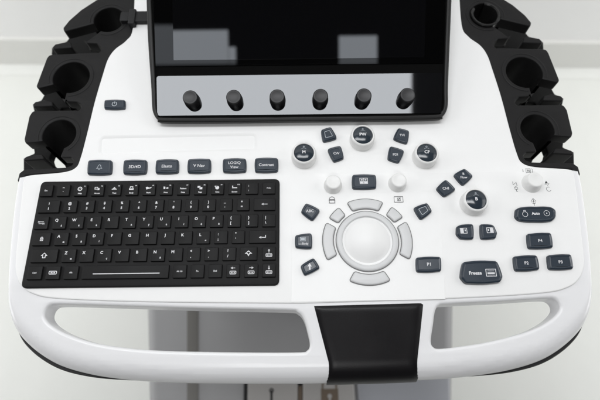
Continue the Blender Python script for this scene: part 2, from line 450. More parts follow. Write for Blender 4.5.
def bookk(kind):
    def d(bm, M, w, h):
        stroke(bm, M, roundpoly(rect(0, -1.7, 5.2, 2.5), 0.6, 3), 0.6, True)
        for x in (-1.3, 0, 1.3): blob(bm, M, rect(x, -1.7, 0.7, 1.1))
        if kind == 'u': stroke(bm, M, [(0, 0.6), (0, 2.8)], 0.6); blob(bm, M, [(0, 4.0), (-1.1, 2.4), (1.1, 2.4)])
        if kind == 'd': stroke(bm, M, [(0, 1.8), (0, 4.0)], 0.6); blob(bm, M, [(0, 0.5), (-1.1, 2.1), (1.1, 2.1)])
        if kind == 'l': stroke(bm, M, [(-1, 2.4), (1.8, 2.4)], 0.5); blob(bm, M, [(-2.2, 2.4), (-0.3, 3.5), (-0.3, 1.3)])
        if kind == 'r': stroke(bm, M, [(1, 2.4), (-1.8, 2.4)], 0.5); blob(bm, M, [(2.2, 2.4), (0.3, 3.5), (0.3, 1.3)])
    return d
def chipk(bm, M, w, h):
    stroke(bm, M, roundpoly(rect(0, 0, 6.6, 2.6), 0.8, 3), 0.6, True); blob(bm, M, rect(-1.3, 0, 1.2, 1.2)); blob(bm, M, rect(1.3, 0, 1.2, 1.2)); blob(bm, M, rect(0, 0, 0.5, 1.6))
def spacek(bm, M, w, h): blob(bm, M, rect(1.0, -1.5, w*0.77, 0.75))

Y1 = (184.6, 196.0); Y2 = (200.4, 212.4); Y3 = (216.4, 228.8); Y4 = (232.4, 245.2); Y5 = (249.0, 262.2); Y6 = (266.0, 279.2)
row1 = [word('Esc'), two('~', '`'), fkey(1, 'Help', i_help), fkey(2, 'Arrow', i_pair), fkey(3, 'Text', i_hat), fkey(4, 'Body', i_print),
        fkey(5, 'Mark', i_bird), fkey(6, 'Print', i_leaf), fkey(7, 'Data', i_none), fkey(8, 'Page', i_page), fkey(9, 'Cine', i_pie), fkey(10, 'Screen', i_lines), two(';', ':', -0.25, 1.8), word('PrtSc', 1.3)]
for i, d in enumerate(row1):
    c = 46.2 + i*17.13
    key(c-6.2, c+6.2, *Y1, d)
key(38.2, 59.3, *Y2, two('!', '1'))
for i, (a, b) in enumerate(zip('@#$%^&*()', '234567890')):
    c = 70.3+i*17.33; key(c-6.5, c+6.5, *Y2, two(a, b, -0.05))
key(219.9, 232.2, *Y2, two('_', '-', -0.1)); key(236.9, 249.2, *Y2, two('+', '=', -0.1)); key(253.9, 275.1, *Y2, backk)
key(34.5, 48, *Y3, tabk)
sec3 = ['á', 'é', 'ë', None, 'ñ', 'ý', 'ü', 'í', 'ö', 'ô']
for i, a in enumerate('QWERTYUIOP'):
    c = 59.3+i*17.46; key(c-6.5, c+6.5, *Y3, letter(a, sec3[i]))
key(227.7, 240.6, *Y3, two('{', '[', -0.25)); key(245.6, 257.8, *Y3, two('}', ']', -0.25)); key(262.4, 275.4, *Y3, two('|', '\\', -0.25))
key(32.5, 50, *Y4, capk)
sec4 = ['æ', 'ß', 'ð', None, None, None, None, None, 'ø']
for i, a in enumerate('ASDFGHJKL'):
    c = 61.4+i*17.72; key(c-6.6, c+6.6, *Y4, letter(a, sec4[i]))
key(214.3, 227.4, *Y4, two(':', ';', -0.2)); key(231.9, 244.6, *Y4, two('"', "'", -0.2)); key(249.2, 275.7, *Y4, entk)
key(31, 57.2, *Y5, shiftk())
sec5 = ['æ', None, 'ç', None, None, 'ñ', None]
for i, a in enumerate('ZXCVBNM'):
    c = 68.7+i*17.82; key(c-6.75, c+6.75, *Y5, letter(a, sec5[i]))
key(187, 200, *Y5, two('<', ',', -0.2)); key(204.6, 218, *Y5, two('>', '.', -0.2)); key(222.5, 235.8, *Y5, two('?', '/', -0.1)); key(240, 257, *Y5, diak); key(262.4, 275.5, *Y5, bookk('u'))
key(27.2, 41.7, *Y6, word('Ctrl')); key(45.9, 59.7, *Y6, chipk); key(64, 77.7, *Y6, word('Alt')); key(82, 168.5, *Y6, spacek)
key(173, 186.3, *Y6, word('Alt Gr', 1.4)); key(190.7, 203.9, *Y6, word('Fn')); key(208.5, 221.8, *Y6, word('Del'))
key(226.4, 239.6, *Y6, bookk('l')); key(244.5, 257.8, *Y6, bookk('r')); key(262.4, 275.5, *Y6, bookk('d'))

# --- slate push buttons on the deck
BZ = 0.0034
def button(cs, draw=None, r=0.0022, name='push_button', h=BZ, bow=0.03):
    o = ccw([XY(*p, h-0.001) for p in cs])
    cx = sum(p[0] for p in o)/len(o); cy = sum(p[1] for p in o)/len(o)
    q, rq = [], []                            # sides bow outwards a little
    rs = list(r) if isinstance(r, (list, tuple)) else [r]*len(o)
    if isinstance(r, (list, tuple)) and area2([XY(*p) for p in cs]) < 0: rs = rs[::-1]
    for i in range(len(o)):
        a, b = Vector(o[i]), Vector(o[(i+1) % len(o)]); d = b-a; nr = Vector((d.y, -d.x))
        q.append(tuple(a)); rq.append(rs[i]*1.15)
        if d.length > 0.009:
            for t in (0.36, 0.5, 0.64): q.append(tuple(a+d*t+nr*(4*bow*t*(1-t)))); rq.append(0)
    loop = roundpoly(q, rq, 7)
    bm = bmesh.new()
    # dark gap round the button, then the rubber cap: chamfered edge, slightly dished top
    prof = [(-0.0002, -0.001), (0.0, h-0.0016), (0.0002, h-0.0009), (0.0008, h-0.0003), (0.0013, h), (0.0019, h-0.00005), (0.0026, h-0.0004)]
    plate(bm, loop, prof, M=Matrix.Translation((0, 0, Z0)))
    if draw: draw(bm, LM(cx, cy, h-0.0004))
    return finish(name, bm, [M_SLATE, M_LEG, M_DIM], root, 25)
def T(s, size, x=0, y=0, sx=1.0, mi=1, bold=0.01): return lambda bm, M: text(bm, M, s, size, x, y, mi=mi, sx=sx, bold=bold)
def multi(*fs): 
    def d(bm, M):
        for f_ in fs: f_(bm, M)
    return d
def S(pts, w=0.4, closed=False, mi=1): return lambda bm, M: stroke(bm, M, pts, w, closed, mi)
def B(pts, mi=1): return lambda bm, M: blob(bm, M, pts, mi)

button([(104.6, 100.0), (104.2, 108.6), (124.8, 108.5), (124.9, 100.0)], multi(S(circ(0, 0.1, 2.3, 20, 120, 420), 0.6, mi=2), S([(0, 0.4), (0, 2.9)], 0.6, mi=2)), 0.0014)
button([(88.3, 160.2), (87.2, 174.3), (111.2, 174), (111.8, 160.2)], multi(S([(-2.6, -1.6), (-1.6, -0.6), (-1.2, 1.4), (0, 2.4), (1.2, 1.4), (1.6, -0.6), (2.6, -1.6)], 0.4, True, 2), S(circ(0, -2.2, 0.7, 10), 0.3, True, 2)))
button([(123.9, 160), (123.2, 174), (146, 173.7), (146.8, 160)], T('3D/4D', 3.0))
button([(156.2, 159.8), (155.5, 173.3), (178.3, 172.7), (178.3, 159.5)], T('Elasto', 3.0))
button([(188, 159.2), (187.5, 172.8), (210.5, 172.2), (210.5, 158.9)], T('V Nav', 3.0))
button([(223, 158.8), (223, 172.3), (246, 171.8), (245.8, 158.5)], multi(T('LOGIQ', 2.7, 0, 2.5), T('View', 2.7, 0, -1.9)))
button([(255, 158.2), (255, 172), (277.8, 171.5), (277.8, 158)], T('Contrast', 2.8))
def inset_glyph(cs, k=0.5):
    o = [XY(*p, BZ) for p in cs]; cx = sum(p[0] for p in o)/len(o); cy = sum(p[1] for p in o)/len(o)
    pts = roundpoly([((p[0]-cx)*1000*k, (p[1]-cy)*1000*k) for p in o], 0.9, 4)
    return S(pts, 0.4, True, 2)
arch = lambda k: [(-2.6*k, -3.2*k), (-3.0*k, 1.6*k), (-1.4*k, 3.4*k), (1.4*k, 3.0*k), (3.4*k, -2.4*k)]
button([(321, 130), (323.1, 142), (337.2, 138.2), (330.8, 126.9)], inset_glyph([(321, 130), (323.1, 142), (337.2, 138.2), (330.8, 126.9)]), [0.0026, 0.0018, 0.0022, 0.003])
button([(327.3, 149), (333.8, 162), (344, 158.2), (340.6, 145.6)], T('CW', 2.4, 0, 0.2), 0.0024)
button([(398.3, 127.9), (393.1, 138.9), (407.3, 143.9), (409.2, 130.8)], T('TVI', 2.4), 0.0028)
button([(390, 146), (387.7, 159.3), (398.8, 162.9), (404.5, 150.5)], T('PDI', 2.4), 0.0024)
button([(352.4, 174.8), (352.4, 188.6), (376.2, 188.2), (375.8, 174.8)], multi(S(rect(-0.5, 0.4, 7.2, 5.6), 0.5, True), B(rect(-0.5, -1.1, 7, 2.4)), S([(-0.5, 3), (-0.5, -2)], 0.5), B(rect(-2.3, 1.4, 1.6, 1.2)), B(rect(1.3, 1.4, 1.6, 1.2))), 0.002)
button([(445.8, 179.3), (436.1, 188.5), (444.3, 197), (456, 189.4)], T('CHI', 2.6), 0.003)
button([(464.5, 168.4), (453.5, 174.7), (463, 185.7), (473.2, 176)], multi(T('B', 2.3, 0, 2.3), T('Flow', 2.3, 0, -1.3)), 0.003)
button([(306, 203), (300.8, 212), (312.4, 221), (320.3, 210)], T('ABC', 2.6, 0, 0.4), 0.0028)
button([(295.2, 235.4), (295.4, 247.6), (311.8, 248.7), (311.6, 233)], multi(S(rect(-0.6, 1.8, 4.6, 3.4), 0.4, True, 2), B(rect(-0.6, 1.8, 3.4, 2.2), 2), T('Body', 1.9, 1.6, -2.4), S([(-4.5, -2.9), (-1.5, -2.9)], 0.4)), 0.0022)
button([(313.6, 257.8), (300.4, 265.8), (304.5, 275.7), (320, 268)], multi(B([(0, 3.2), (-2, 0), (-0.6, 0.2), (-0.8, -2.8), (0.8, -2.8), (0.7, 0.2), (2, 0)])), 0.0028)
button([(413.4, 207.8), (420.8, 220), (432.2, 211.3), (427.1, 202.8)], inset_glyph([(413.4, 207.8), (420.8, 220), (432.2, 211.3), (427.1, 202.8)]), 0.0028)
button([(416.2, 257.5), (416.6, 272.1), (441.2, 271.2), (440.8, 256.9)], T('P1', 2.9), 0.002)
lr = lambda s: multi(S(rect(0, 0.3, 5.8, 4.8), 0.5, True), B(rect(1.4*s, 0.3, 2.8, 4.6)), B(rect(-1.4*s, 0.6, 1.0, 1.8)))
button([(456.5, 226.5), (456.3, 234.5), (460.5, 238.8), (473.6, 239.1), (473.2, 224.2), (461, 224.6)], lr(-1), [0.003, 0.003, 0.002, 0.002, 0.002, 0.003])
button([(480.2, 224.2), (481, 239.2), (495.6, 238.4), (497.4, 233), (494, 225.6), (491, 224.4)], lr(1), [0.002, 0.002, 0.002, 0.003, 0.003, 0.003])
button([(463.2, 261.8), (460.6, 277.5), (465.5, 283.3), (500.5, 282.2), (502.8, 276.8), (497, 261)], multi(T('Freeze', 2.9, -5.6, 0.6, bold=0.03), S(rect(8.2, 0.7, 8.6, 6.2), 0.6, True), S([(5.2, 2.2), (11.2, 2.2)], 0.4), B(rect(8.2, 0.2, 6.4, 1.4)), S([(5.2, -1.4), (11.2, -1.4)], 0.3)), 0.0035, h=0.0048)
autob = [(515.6, 209.2), (514.9, 217), (518.5, 220.6), (536, 222), (552, 221), (556, 217.6), (556, 210), (551, 206.9), (536, 206.5), (520, 207.3)]
button(autob, multi(T('Auto', 2.5, -0.2, 0.2, bold=0.035), S([(p[0]-10, p[1]) for p in circ(0, -0.6, 2.5, 14, 60, 120)][::-1][:0] or circ(-10, -0.5, 2.4, 22), 0.35, True), S([(-10.8, 1.8), (-10.8, 3.2), (-9.2, 3.2), (-9.2, 1.8)], 0.35), S(circ(10, 0.2, 2.6, 22), 0.35, True), B(rect(10, 0.2, 1.0, 1.0))), 0.006)
button([(527.2, 233.9), (528.5, 248.7), (553.2, 247.6), (551, 232.8)], T('P4', 2.7))
button([(513.4, 256.5), (515.2, 271.1), (539.6, 269.6), (537, 255.3)], T('P2', 2.7))
button([(547.4, 255.4), (549, 269.6), (573.6, 268.8), (571, 254.2)], T('P3', 2.7))

# --- round mode dials with dished caps
def dial(px, py, txt, h=0.0112, r=0.0117):
    c = P(px, py, h)
    M = Matrix.Translation((c.x, c.y, Z0))
    bm = bmesh.new()
    lathe(bm, [(r+0.0004, -0.002), (r+0.0004, 0.0006), (r+0.0001, 0.001), (r, h-0.0022), (r-0.0004, h-0.0009), (r-0.0012, h-0.0002), (r-0.0019, h), (r-0.0022, h-0.0003), (r-0.0023, h-0.003)], M, 64)
    d = finish('mode_dial', bm, M_RING, root)
    bm = bmesh.new(); rc = r-0.0024
    pr = [(rc, h-0.004), (rc, h-0.0010)]
    for k in range(1, 17):                    # flat centre that rolls over towards its rim
        t = k/16; rr = rc*(1-t); pr.append((rr, h-0.0010+0.0016*(1-(1-t)**2.6)))
    lathe(bm, pr, M, 64)
    L = LM(c.x, c.y, h+0.0006)
    text(bm, L, txt, 3.0, 0, 0.4, bold=0.03)
    stroke(bm, L, circ(0, 6.0, 0.7, 8), 0.3, True, 2, z=-0.2); stroke(bm, L, circ(0, 0, 4.4, 9, 60, 120), 0.25, False, 2, z=0.0)
    finish('dial_cap', bm, [M_CAP, M_LEG, M_DIM], d)
dial(303.9, 152.4, 'M'); dial(363, 134.8, 'PW'); dial(427, 152.4, 'CF'); dial(476.4, 199.4, 'B')

# --- white rotary knobs
def wknob(px, py, h=0.0098, rt=0.0069, rb=0.0083):
    c = P(px, py, h); M = Matrix.Translation((c.x, c.y, Z0)); bm = bmesh.new()
    pr = [(rb+0.0003, -0.001), (rb+0.0003, 0.0004), (rb, 0.0008), (rb-0.0002, 0.003), (rt+0.0004, h-0.0014), (rt, h-0.0005), (rt-0.0006, h-0.0001), (rt-0.0012, h), (rt-0.002, h-0.0002), (0, h-0.0009)]
    lathe(bm, pr, M, 56)
    finish('rotary_knob', bm, M_RING, root)
wknob(333.4, 181.6); wknob(399, 179.8); wknob(536, 179.4, 0.0102, 0.0072, 0.0090)

# --- printed symbols on the deck
bm = bmesh.new()
def at(px, py): c = P(px, py); return LM(c.x, c.y, 0.00045 if 300 < px < 445 else 0.0)
M = at(332, 200.5); stroke(bm, M, rect(0, -1.0, 5.2, 3.4), 0.5, True, 0); stroke(bm, M, circ(0, 1.2, 2.4, 14, 0, 180), 0.4, False, 0); stroke(bm, M, [(-2.4, 0.4), (2.4, 0.4)], 0.8, False, 0)
finish('printed_symbol', bm, [M_PRINT], panel)
bm = bmesh.new()
M = at(398.5, 199.5); stroke(bm, M, rect(0, 0, 8.2, 5.6), 0.35, True, 0); stroke(bm, M, rect(0.3, 0, 2.6, 2.8), 0.3, True, 0); stroke(bm, M, [(-0.6, -1.0), (1.8, 1.8)], 0.5, False, 0)
finish('printed_symbol', bm, [M_PRINT], panel)
bm = bmesh.new()
M = at(527.5, 170.6); text(bm, M, 'i', 3.0, -4.4, 0, mi=0); text(bm, M, 'N', 2.6, 0.6, 0, mi=0); stroke(bm, M, rect(0.6, 0, 4.4, 4.2), 0.3, True, 0); stroke(bm, M, [(4.2, 2.2), (5.0, 0), (4.2, -2.2)], 0.3, False, 0)
finish('printed_symbol', bm, [M_PRINT], panel)
bm = bmesh.new()
M = at(515.2, 186); stroke(bm, M, [(-1.8, 4.6), (-1.8, 1.2), (1.4, 3.6), (1.8, 0.2), (-1.0, -1.4)], 0.35, False, 0); stroke(bm, M, rect(0.6, -2.4, 2.6, 2.0), 0.3, True, 0); text(bm, M, 'L', 2.2, 1.0, -4.6, mi=0)
finish('printed_symbol', bm, [M_PRINT], panel)
bm = bmesh.new()
M = at(546.8, 186); blob(bm, M, [(-1.6, 2.4), (0.2, 5.4), (1.6, 2.8)], 0); stroke(bm, M, [(-1.8, 1.4), (2.6, 2.4), (0.6, 0.2)], 0.35, False, 0); stroke(bm, M, circ(1.2, -3.2, 2.2, 14, 60, 330), 0.35, False, 0)
finish('printed_symbol', bm, [M_PRINT], panel)
bm = bmesh.new()
M = at(533.6, 201.6); stroke(bm, M, [(-2.4, 0.4), (0, 3.2), (2.4, 0.4)], 0.35, False, 0); stroke(bm, M, circ(0, -0.2, 1.9, 14, 200, 340), 0.35, False, 0); stroke(bm, M, [(0, 2.2), (0, -4.0)], 0.5, False, 0); stroke(bm, M, [(-2.4, 0.4), (2.4, 0.4)], 0.3, False, 0)
finish('printed_symbol', bm, [M_PRINT], panel)

# --- the trackball module: a plate that rises gently out of the panel towards the user
mod = crom([XY(*p) for p in [(287, 178), (289.5, 205), (291.2, 240), (291.5, 270), (291, 302.3)]], 5, False) + crom([XY(*p) for p in [(445.5, 299.3), (444, 270), (442.5, 240), (441, 205), (439, 176)]], 5, False)
bm = bmesh.new(); plate(bm, mod, [(0, -0.003), (0, -0.0002), (0.0003, 0)])
my0, my1 = XY(367, 301)[1], XY(367, 177)[1]
for v in bm.verts:
    if v.co.z > -0.001: v.co.z += 0.00022*(my1-v.co.y)/(my1-my0) - 0.00003
    v.co.z += Z0
finish('trackball_module', bm, M_DECK, root, 30)
# --- trackball and its ring of keys
tcx, tcy = XY(367.3, 241.0)
k_mm = XY(367.3+31, 241)[0]-XY(367.3, 241)[0]; RR = k_mm     # ring radius
MT0 = Matrix.Translation((tcx, tcy, Z0))
bm = bmesh.new()
lathe(bm, [(RR+0.0007, -0.0006), (RR+0.0007, 0.00055), (RR-0.0002, 0.00057)], MT0, 96, 1)
lathe(bm, [(RR, 0.0), (RR-0.0002, 0.0016), (RR-0.0008, 0.0022), (RR-0.0016, 0.0024), (RR*0.86, 0.0026), (RR*0.825, 0.0023), (RR*0.81, 0.0012), (RR*0.80, -0.0010)], MT0, 96, 0)
finish('trackball_ring', bm, [M_LGREY, M_GROOV], root)
bm = bmesh.new(); rb = RR*0.795; S0 = 0.034; zc = 0.0072-S0
pr = []
for k in range(15):
    rr = rb*(1-k/14); pr.append((rr, zc+math.sqrt(S0*S0-rr*rr)))
lathe(bm, [(rb, -0.008)]+pr, MT0, 96)
finish('trackball', bm, M_BALL, root)
def arckey(mid, half, r0=34.2, r1=44.5, rc=2.2):
    k = k_mm/31.0; a0, a1 = R(mid-half), R(mid+half); N = 16
    out = [(tcx+k*r1*math.cos(a0+(a1-a0)*i/N), tcy+k*r1*math.sin(a0+(a1-a0)*i/N)) for i in range(N+1)]
    hi = R(half-1.5 if half > 12 else half-0.5); m = R(mid)
    out += [(tcx+k*r0*math.cos(m+hi-2*hi*i/N), tcy+k*r0*math.sin(m+hi-2*hi*i/N)) for i in range(N+1)]
    lp = []
    for i, p in enumerate(out): lp.append(p)
    rad = [0.0]*len(lp)
    # round the four corners
    cor = [0, N, N+1, 2*N+1]; L = []
    for i in range(len(lp)):
        if i in cor:
            p = Vector(lp[i]); a = Vector(lp[i-1])-p; b = Vector(lp[(i+1) % len(lp)])-p
            d = k*rc
            # clip neighbours closer than d, then a small quadratic corner
            L.append(('c', p))
        else: L.append(('p', Vector(lp[i])))
    cs = [x[1] for x in L if x[0] == 'c']
    res = []
    for t, p in L:
        if t == 'p':
            if min((p-c).length for c in cs) > k*rc: res.append(tuple(p))
        else:
            i = [j for j, x in enumerate(L) if x[1] is p][0]
            a = next(q[1] for q in (L[(i-s) % len(L)] for s in range(1, len(L))) if (q[1]-p).length > k*rc)
            b = next(q[1] for q in (L[(i+s) % len(L)] for s in range(1, len(L))) if (q[1]-p).length > k*rc)
            s = p+(a-p).normalized()*k*rc; e = p+(b-p).normalized()*k*rc
            for q in range(6):
                u = q/5; w = s*(1-u)**2+p*2*u*(1-u)+e*u*u; res.append(tuple(w))
    bm = bmesh.new(); T0 = Matrix.Translation((0, 0, Z0))
    plate(bm, res, [(-0.0007, -0.0006), (-0.0007, 0.00055), (0.0004, 0.00057)], mi=1, M=T0)
    plate(bm, res, [(0, 0.0001), (0.0001, 0.0012), (0.0004, 0.0017), (0.001, 0.002), (0.0018, 0.0021)], M=T0)
    finish('trackball_button', bm, [M_LGREY, M_GROOV], root)
for mid, half in ((90, 24), (137, 9.5), (180, 25.5), (43, 9.5), (0, 25.5), (270, 26)): arckey(mid, half)

# --- tilted touch panel
TT = R(13)
T0p = P(299, 121, 0.006)
tn = Vector((0, -math.sin(TT), math.cos(TT))); tv = Vector((0, math.cos(TT), math.sin(TT))); tu = Vector((1, 0, 0))
MTP = Matrix(((tu.x, tv.x, tn.x, T0p.x), (tu.y, tv.y, tn.y, T0p.y), (tu.z, tv.z, tn.z, T0p.z), (0, 0, 0, 1)))
def TP(px, py, h=0.0):
    r = ray(px, py); o = T0p+tn*h; t = (o-CAM).dot(tn)/r.dot(tn); q = CAM+r*t-T0p
    return (q.dot(tu), q.dot(tv))
rim = [(146.5, -60), (146, 0), (147.5, 40), (150.6, 85), (151.4, 104), (152.8, 112.5), (156.8, 118.9), (164, 122), (225, 121.9), (299, 121), (373, 120.3), (436, 119.1), (443.3, 115.8), (447.3, 109.5), (448.6, 101), (448.6, 85), (450.4, 40), (452, 0), (451.5, -60)]
inn = [(151.5, -50), (151, 0), (153, 40), (155.4, 85), (156, 106), (158.5, 115.2), (164, 117.6), (225, 117.6), (299, 116.8), (373, 116), (434, 114.8), (441, 112), (444, 105), (444, 85), (445.5, 40), (447, 0), (446.5, -50)]
def loopT(pts, sharp, h):
    w = [TP(*p, h) for p in pts]
    return [w[0]] + crom(w[1:-1], 5, False) + [w[-1]] if sharp else w
bm = bmesh.new()
ro, ri = loopT(rim, True, 0.003), loopT(inn, True, 0.002)
plate(bm, ro, [(0.0025, -0.03), (0.0015, -0.010), (0.0008, -0.0025), (0, -0.0005), (0, 0.0012), (0.0006, 0.0024), (0.0018, 0.003)], [ri], [(0, -0.004), (0, 0.0022), (0.0003, 0.0027), (0.0009, 0.003)], M=MTP, bottom=True)
bezel = finish('touch_panel_bezel', bm, M_RIM, root)
bm = bmesh.new()
plate(bm, [(p[0]-q.x*0.0008, p[1]-q.y*0.0008) for p, q in zip(ccw(ri), vnorms(ccw(ri)))], [(0, -0.003), (0, 0.0008)], M=MTP)
finish('panel_backing', bm, M_MATTE, bezel)
def flatT(pts, h, prof, m, name, par, r=0.001):
    bm = bmesh.new(); plate(bm, roundpoly(ccw([TP(*p, h) for p in pts]), r, 5), prof, M=MTP); return finish(name, bm, m, par, 25)
screen = flatT([(152.6, -48), (153.6, 10), (155.4, 66.6), (443.4, 63.2), (445.4, 10), (446, -48)], 0.0016, [(0, 0), (0, 0.0013), (0.0003, 0.0016)], M_GLASS, 'touch_screen', root)
flatT([(171.5, -44), (173.6, 60.2), (424.4, 57.3), (427, -44)], 0.0018, [(0, 0.0010), (0, 0.0018)], M_LCD, 'display', screen)
strip = flatT([(156.2, 75.8), (157.0, 116.0), (441.5, 113.2), (443, 72.6)], 0.0016, [(0, 0), (0, 0.0013), (0.0003, 0.0016)], M_STRIP, 'knob_strip', root, 0.003)
hk = 0.0118
for i in range(6):
    a = TP(192.6+i*(405.2-192.6)/5, 101.2-i*2.4/5, 0.0016)
    bm = bmesh.new(); r = 0.0080
    L = Matrix.Identity(4)
    lathe(bm, [(r, 0), (r, 0.001), (r-0.0002, 0.004), (r-0.0007, hk-0.0012), (r-0.0010, hk-0.0005), (r-0.0014, hk-0.0001)], L, 48)
    lathe(bm, [(r-0.0014, hk-0.0001), (r-0.0020, hk), (r-0.0028, hk-0.0003), (0, hk-0.0005)], L, 48, 1)
    o = finish('adjustment_knob', bm, [M_KNOB, M_KTOP], strip)
    o.matrix_world = MTP @ Matrix.Translation((a[0], a[1], 0.0016))

# --- probe holders (left one measured, right one mirrored)
HZ, HT = -0.003, 0.014
def circle_arc(c, r, pa, pb, n=26):           # CCW in the plane from near pa to near pb, passing over the far side
    a0 = math.atan2(pa[1]-c[1], pa[0]-c[0]); a1 = math.atan2(pb[1]-c[1], pb[0]-c[0])
    while a1 < a0: a1 += 2*math.pi
    return [(c[0]+r*math.cos(a0+(a1-a0)*k/n), c[1]+r*math.sin(a0+(a1-a0)*k/n)) for k in range(n+1)]
h = lambda px, py: XY(px, py, HZ)
cups = []
for (px, py, r, pa, pb, se) in ((108.9, 19.3, 0.0166, (99, 33), (93.5, 23.5), None), (71, 77.1, 0.0190, (66, 93), (53, 84.5), None), (59, 134.5, 0.0166, (64, 149), (44, 140.5), None)):
    cups.append((h(px, py), r, h(*pa), h(*pb)))
def fillet(lp, r): return roundpoly(lp, r, 3)
def A(k): c = cups[k]; return circle_arc(c[0], c[1], c[2], c[3])
spine = [h(136, -60), h(137, -10), h(136, 26), h(129, 40), h(118, 50), h(111, 60), h(106, 75), h(98, 102), h(90, 135), h(83, 160)]
bot = [h(77, 168), h(70, 171.8), h(25, 175.0), h(19.5, 182.5), h(17, 181), h(19, 173), h(24, 169.3), h(66, 167.2), h(72, 165), h(74, 161), h(71, 157.5), h(60, 157.5)]
f3 = [h(25, 143.5), h(24, 139), h(29, 116), h(32.5, 110.5)]
n2 = [h(78, 110.8), h(81, 107.5), h(80.5, 104), h(77, 102), h(67, 101.5), h(62.5, 99)]
f2 = [h(37.5, 88.5), h(36, 86), h(46.5, 58), h(49, 54.5)]
n1 = [h(98, 53), h(101, 50), h(100.5, 46.5), h(97, 43.5), h(87, 43), h(84.5, 41)]
f1 = [h(63.6, 31.5), h(63, 27.5), h(69, 20), h(81, 9.5), h(98, -1.5), h(108, -20), h(108, -60)]
# walk: spine down, bar, notch 3, cup 3, finger 3, notch 2, cup 2, finger 2, notch 1, cup 1, finger 1
def rev(k): return A(k)
outl = fillet(spine+bot, 0.0022) + A(2) + fillet([A(2)[-1]]+f3+n2[:1], 0.004)[4:-4] + fillet(n2, 0.0016) + A(1) + fillet([A(1)[-1]]+f2+n1[:1], 0.004)[4:-4] + fillet(n1, 0.0016) + A(0) + fillet([A(0)[-1]]+f1, 0.0025)[4:-4]+[f1[-1]]
def clean(l, e=2e-4):
    o = []
    for p in l:
        if not o or (Vector(p)-Vector(o[-1])).length > e: o.append(p)
    if (Vector(o[0])-Vector(o[-1])).length < e: o.pop()
    return o
outl = clean(outl)
def mir(l, m): return [(2*XC-x, y) for x, y in l] if m else l
def poly_obj(name, pts, zb, zt, m, parent, mirrored, r=0.0012, rad=0.0015):
    bm = bmesh.new(); p = clean(roundpoly(ccw(mir([XY(*q, zt) for q in pts], mirrored)), rad, 4))
    plate(bm, p, rprof(zb, zt, r, 3), M=Matrix.Translation((0, 0, Z0)), bottom=True); return finish(name, bm, m, parent, 35)
for mrd in (False, True):
    bm = bmesh.new()
    pr = [(0.0012, HZ-HT), (0, HZ-HT+0.0012)] + rprof(0, HZ, 0.0013, 3)[1:]
    plate(bm, ccw(mir(outl, mrd)), pr, M=Matrix.Translation((0, 0, Z0)), bottom=True)
    hold = finish('probe_holder', bm, M_HOLD, root, 35)
    for k, (c, r, pa, pb) in enumerate(cups):
        c2 = mir([c], mrd)[0]; Mc = Matrix.Translation((c2[0], c2[1], Z0))
        a0 = math.atan2(pa[1]-c[1], pa[0]-c[0]); a1 = math.atan2(pb[1]-c[1], pb[0]-c[0])
        while a1 < a0: a1 += 2*math.pi
        if mrd: a0, a1 = math.pi-a1, math.pi-a0
        bm = bmesh.new()
        # raised lip round the mouth, then the tube wall below it
        rl = r+0.0040
        lathe(bm, [(rl+0.0009, HZ-0.0006), (rl+0.0006, HZ+0.0003), (rl, HZ+0.0005), (rl-0.0006, HZ+0.0002), (rl-0.0009, HZ-0.0006)], Mc, 48, 0, a0+0.14, a1-0.14)
        lathe(bm, [(r+0.0028, HZ-HT+0.002), (r+0.0024, -0.075), (r-0.0006, -0.075), (r-0.0002, HZ-HT+0.002)][::-1], Mc, 48, 0, a0-0.02, a1+0.02)
        finish('probe_cup', bm, M_HOLD, hold)
    # lips and webs beneath the notches: only slivers of the room show between them
    for pts, zt in (([(52, 47), (55, 43.8), (68, 41), (71, 42.5), (72, 47.5), (53, 49)], -0.007), ([(32.5, 104), (35, 101.5), (45, 99.5), (52, 101), (53, 106), (33, 107)], -0.007), ([(23, 159), (25.5, 156.5), (34, 153.5), (42, 154), (44.5, 159), (24, 161)], -0.007)):
        poly_obj('cable_lip', pts, -0.060, zt, M_HOLD, hold, mrd, 0.0015)
    for pts in ([(51.5, 47), (66, 41), (70, 36), (92, 22), (104, 30), (106, 56), (62, 58), (51, 54)],
                [(32, 104), (41, 99.5), (44, 94), (54, 85), (72, 94), (85, 105), (76, 112), (70, 108), (62, 108), (58, 114), (34, 112)],
                [(23, 158), (34, 153), (33, 147), (46, 140), (53, 150), (50, 158), (54, 172), (23, 171)],
                [(64, 148), (76, 156), (77, 171), (67, 171), (61, 158)]):
        poly_obj('lip_web', pts, -0.066, -0.0560, M_WEB, hold, mrd, 0.002)
    if mrd:
        c2 = mir([cups[0][0]], True)[0]; bm = bmesh.new()
        r = cups[0][1]
        lathe(bm, [(r-0.0005, HZ-0.01), (r-0.0003, HZ+0.0012), (r-0.001, HZ+0.002), (r-0.0024, HZ+0.0022), (r-0.0036, HZ+0.0012), (r-0.0042, HZ-0.004), (r-0.005, -0.06)], Matrix.Translation((c2[0], c2[1], Z0)), 48, 0, R(-215)+math.pi*2, R(118)+math.pi*2-0.5)
        finish('cup_insert', bm, M_CHROM, hold)

# bracket that ties the left holder to the touch panel
bm = bmesh.new()
a, b = XY(127.5, 24, 0.006), XY(136.5, 9, 0.006); box(bm, a[0], b[0], a[1], b[1], Z0-0.004, Z0+0.007, 0, 0.001)
a, b = XY(134, 21.5, 0.005), XY(150, 11, 0.005); box(bm, a[0], b[0], a[1], b[1], Z0+0.0005, Z0+0.0055, 0, 0.0008)
a, b = XY(119, 20, 0.003), XY(129, 11, 0.003); box(bm, a[0], b[0], a[1], b[1], Z0-0.006, Z0+0.002, 0, 0.0008)
finish('cable_clip', bm, M_TRAY, root)

